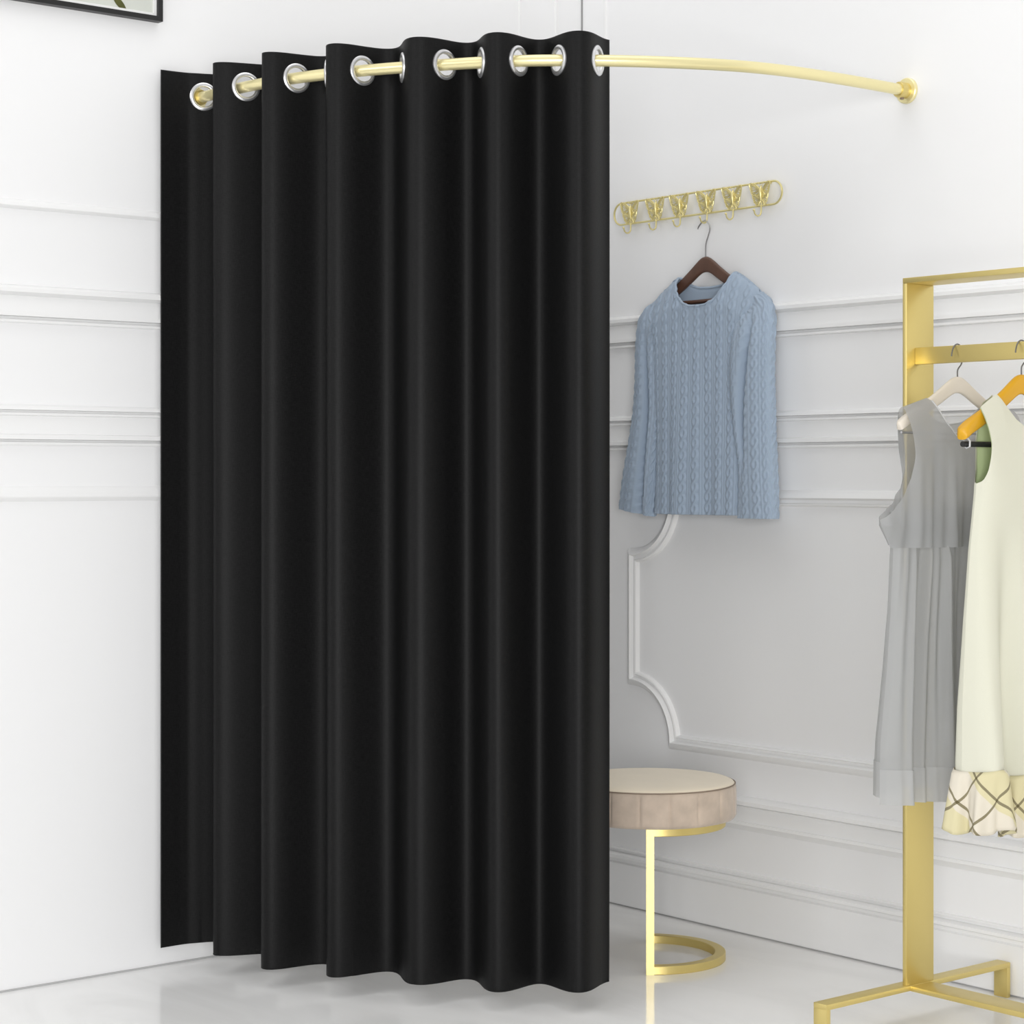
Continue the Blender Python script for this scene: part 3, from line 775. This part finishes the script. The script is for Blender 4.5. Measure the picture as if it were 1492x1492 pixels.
# ------------------------------------------------------------------ stool
SX, SY = 0.697, -0.386
t_st = thing('stool', (SX, SY, 0), 'round beige velvet stool on a gold half-ring frame beside the curtain', 'stool')
R0 = 0.215
prof = [(0.0, 0.352), (R0-0.018, 0.352), (R0-0.006, 0.355), (R0, 0.364)] + [(R0, z) for z in (0.38, 0.40, 0.42)] + [(R0-0.001, 0.433), (R0-0.005, 0.440)]
n = 288; vs = []; M_ = len(prof)
for k in range(n):
    a = 2*PI*k/n
    for r, h in prof:
        gr = 0.0
        if 0.36 < h < 0.435: gr = -0.0035*math.exp(-((((a*18/(2*PI)) % 1)-0.5)/0.035)**2)
        vs.append((SX+(r+gr)*math.cos(a), SY+(r+gr)*math.sin(a), h))
mb = MB(); mb.add(vs, [(k*M_+i, ((k+1) % n)*M_+i, ((k+1) % n)*M_+i+1, k*M_+i+1) for k in range(n) for i in range(M_-1)])
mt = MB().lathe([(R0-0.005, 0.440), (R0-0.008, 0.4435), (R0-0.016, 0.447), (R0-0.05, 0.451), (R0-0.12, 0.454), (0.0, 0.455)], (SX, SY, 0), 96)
seat = mk('seat_cushion', mb, M['velvet'], t_st, angle=60)
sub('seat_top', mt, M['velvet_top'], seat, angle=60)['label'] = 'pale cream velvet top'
pp = [(SX+(R0-0.0035)*math.cos(2*PI*k/96), SY+(R0-0.0035)*math.sin(2*PI*k/96), 0.4402) for k in range(96)]
sub('seam', MB().tube(pp, 0.0018, 6, closed=True), M['seam'], seat)
cdir = Vector((4.55-SX, -4.003-SY, 0)).normalized(); cang = math.atan2(cdir.y, cdir.x)     # front leg faces the room
def half_ring(ri, ro, z0, z1, a0, a1, n=64):
    m = MB(); G = []
    for k in range(n+1):
        a = a0+(a1-a0)*k/n; c, s_ = math.cos(a), math.sin(a)
        b = 0.0015
        G.append([(SX+r*c, SY+r*s_, z) for r, z in ((ri, z0), (ro-b, z0), (ro, z0+b), (ro, z1-b), (ro-b, z1), (ri+b, z1), (ri, z1-b))])
    G = np.array(G); m.grid(G, wrap=True); m.f.append(tuple(range(7))); m.f.append(tuple(n*7+k for k in reversed(range(7)))); return m
mk('base_ring', half_ring(0.161, 0.188, 0.0, 0.020, cang, cang+PI), M['gold'], t_st, angle=30)
mk('seat_ring', half_ring(0.160, 0.188, 0.333, 0.352, cang, cang+PI), M['gold'], t_st, angle=30)
for s in (1, -1):
    c = Vector((SX, SY, 0)) + cdir*s*0.1745; tdir = Vector((-cdir.y, cdir.x, 0))
    m = MB(); h = 0.0095; hr = 0.0135
    P = [c+cdir*a*hr+tdir*b*h for a, b in ((-1,-1),(1,-1),(1,1),(-1,1))]
    m.add([(p.x, p.y, z) for z in (0.0, 0.352) for p in P], [(3,2,1,0),(4,5,6,7),(0,1,5,4),(1,2,6,5),(2,3,7,6),(3,0,4,7)])
    mk('leg', m, M['gold'], t_st, smooth=False)

# ------------------------------------------------------------------ light, sky, camera
w = bpy.data.worlds.new('World'); bpy.context.scene.world = w; w.use_nodes = True
bg = w.node_tree.nodes['Background']; bg.inputs['Color'].default_value = (1.0, 0.995, 0.985, 1); bg.inputs['Strength'].default_value = 1.0
nt = w.node_tree
tc = nt.nodes.new('ShaderNodeTexCoord'); sx = nt.nodes.new('ShaderNodeSeparateXYZ'); mr = nt.nodes.new('ShaderNodeMapRange')
mr.inputs['From Min'].default_value = -0.3; mr.inputs['From Max'].default_value = 1.0; mr.inputs['To Min'].default_value = 0.34; mr.inputs['To Max'].default_value = 0.80
nt.links.new(tc.outputs['Generated'], sx.inputs[0]); nt.links.new(sx.outputs['Z'], mr.inputs['Value']); nt.links.new(mr.outputs['Result'], bg.inputs['Strength'])
def area(name, loc, target, size, power, col=(1,1,1)):
    L = bpy.data.lights.new(name, 'AREA'); L.shape = 'RECTANGLE'; L.size, L.size_y = size; L.energy = power; L.color = col
    o = bpy.data.objects.new(name, L); C.objects.link(o); o.location = loc
    o.rotation_euler = (Vector(target)-Vector(loc)).to_track_quat('-Z', 'Y').to_euler(); return o
area('ceiling_softbox', (1.2, -1.3, 4.6), (1.1, -1.0, 0), (2.2, 2.2), 18)  # added soft light from above, brightens the corner behind the curtain
area('window_light', (1.0, -5.6, 3.2), (0.7, -0.6, 0.8), (1.6, 1.6), 34)  # added key from the left to model the curtain folds, no window
area('shop_front_light', (6.0, -4.9, 1.2), (0.5, -0.4, 0.55), (2.6, 2.2), 190)  # added fill behind the camera, evens out everything in view

cam = bpy.data.cameras.new('Camera'); co = bpy.data.objects.new('Camera', cam); C.objects.link(co)
co.location = (4.55, -4.003, 1.2)
# looks level, along the bisecting direction of the corner
fx, fy = -0.772, 0.635
co.rotation_euler = Vector((fx, fy, 0)).to_track_quat('-Z', 'Y').to_euler()
cam.sensor_width = 36; cam.lens = 74.10; cam.shift_y = -0.0335; cam.clip_start = 0.05
sc = bpy.context.scene; sc.camera = co
for o in bpy.data.objects:
    if '_loc' in o: del o['_loc']
sc.view_settings.view_transform = 'Standard'; sc.view_settings.look = 'None'
sc.view_settings.exposure = 0.07; sc.view_settings.gamma = 1.0; sc.view_settings.use_curve_mapping = False
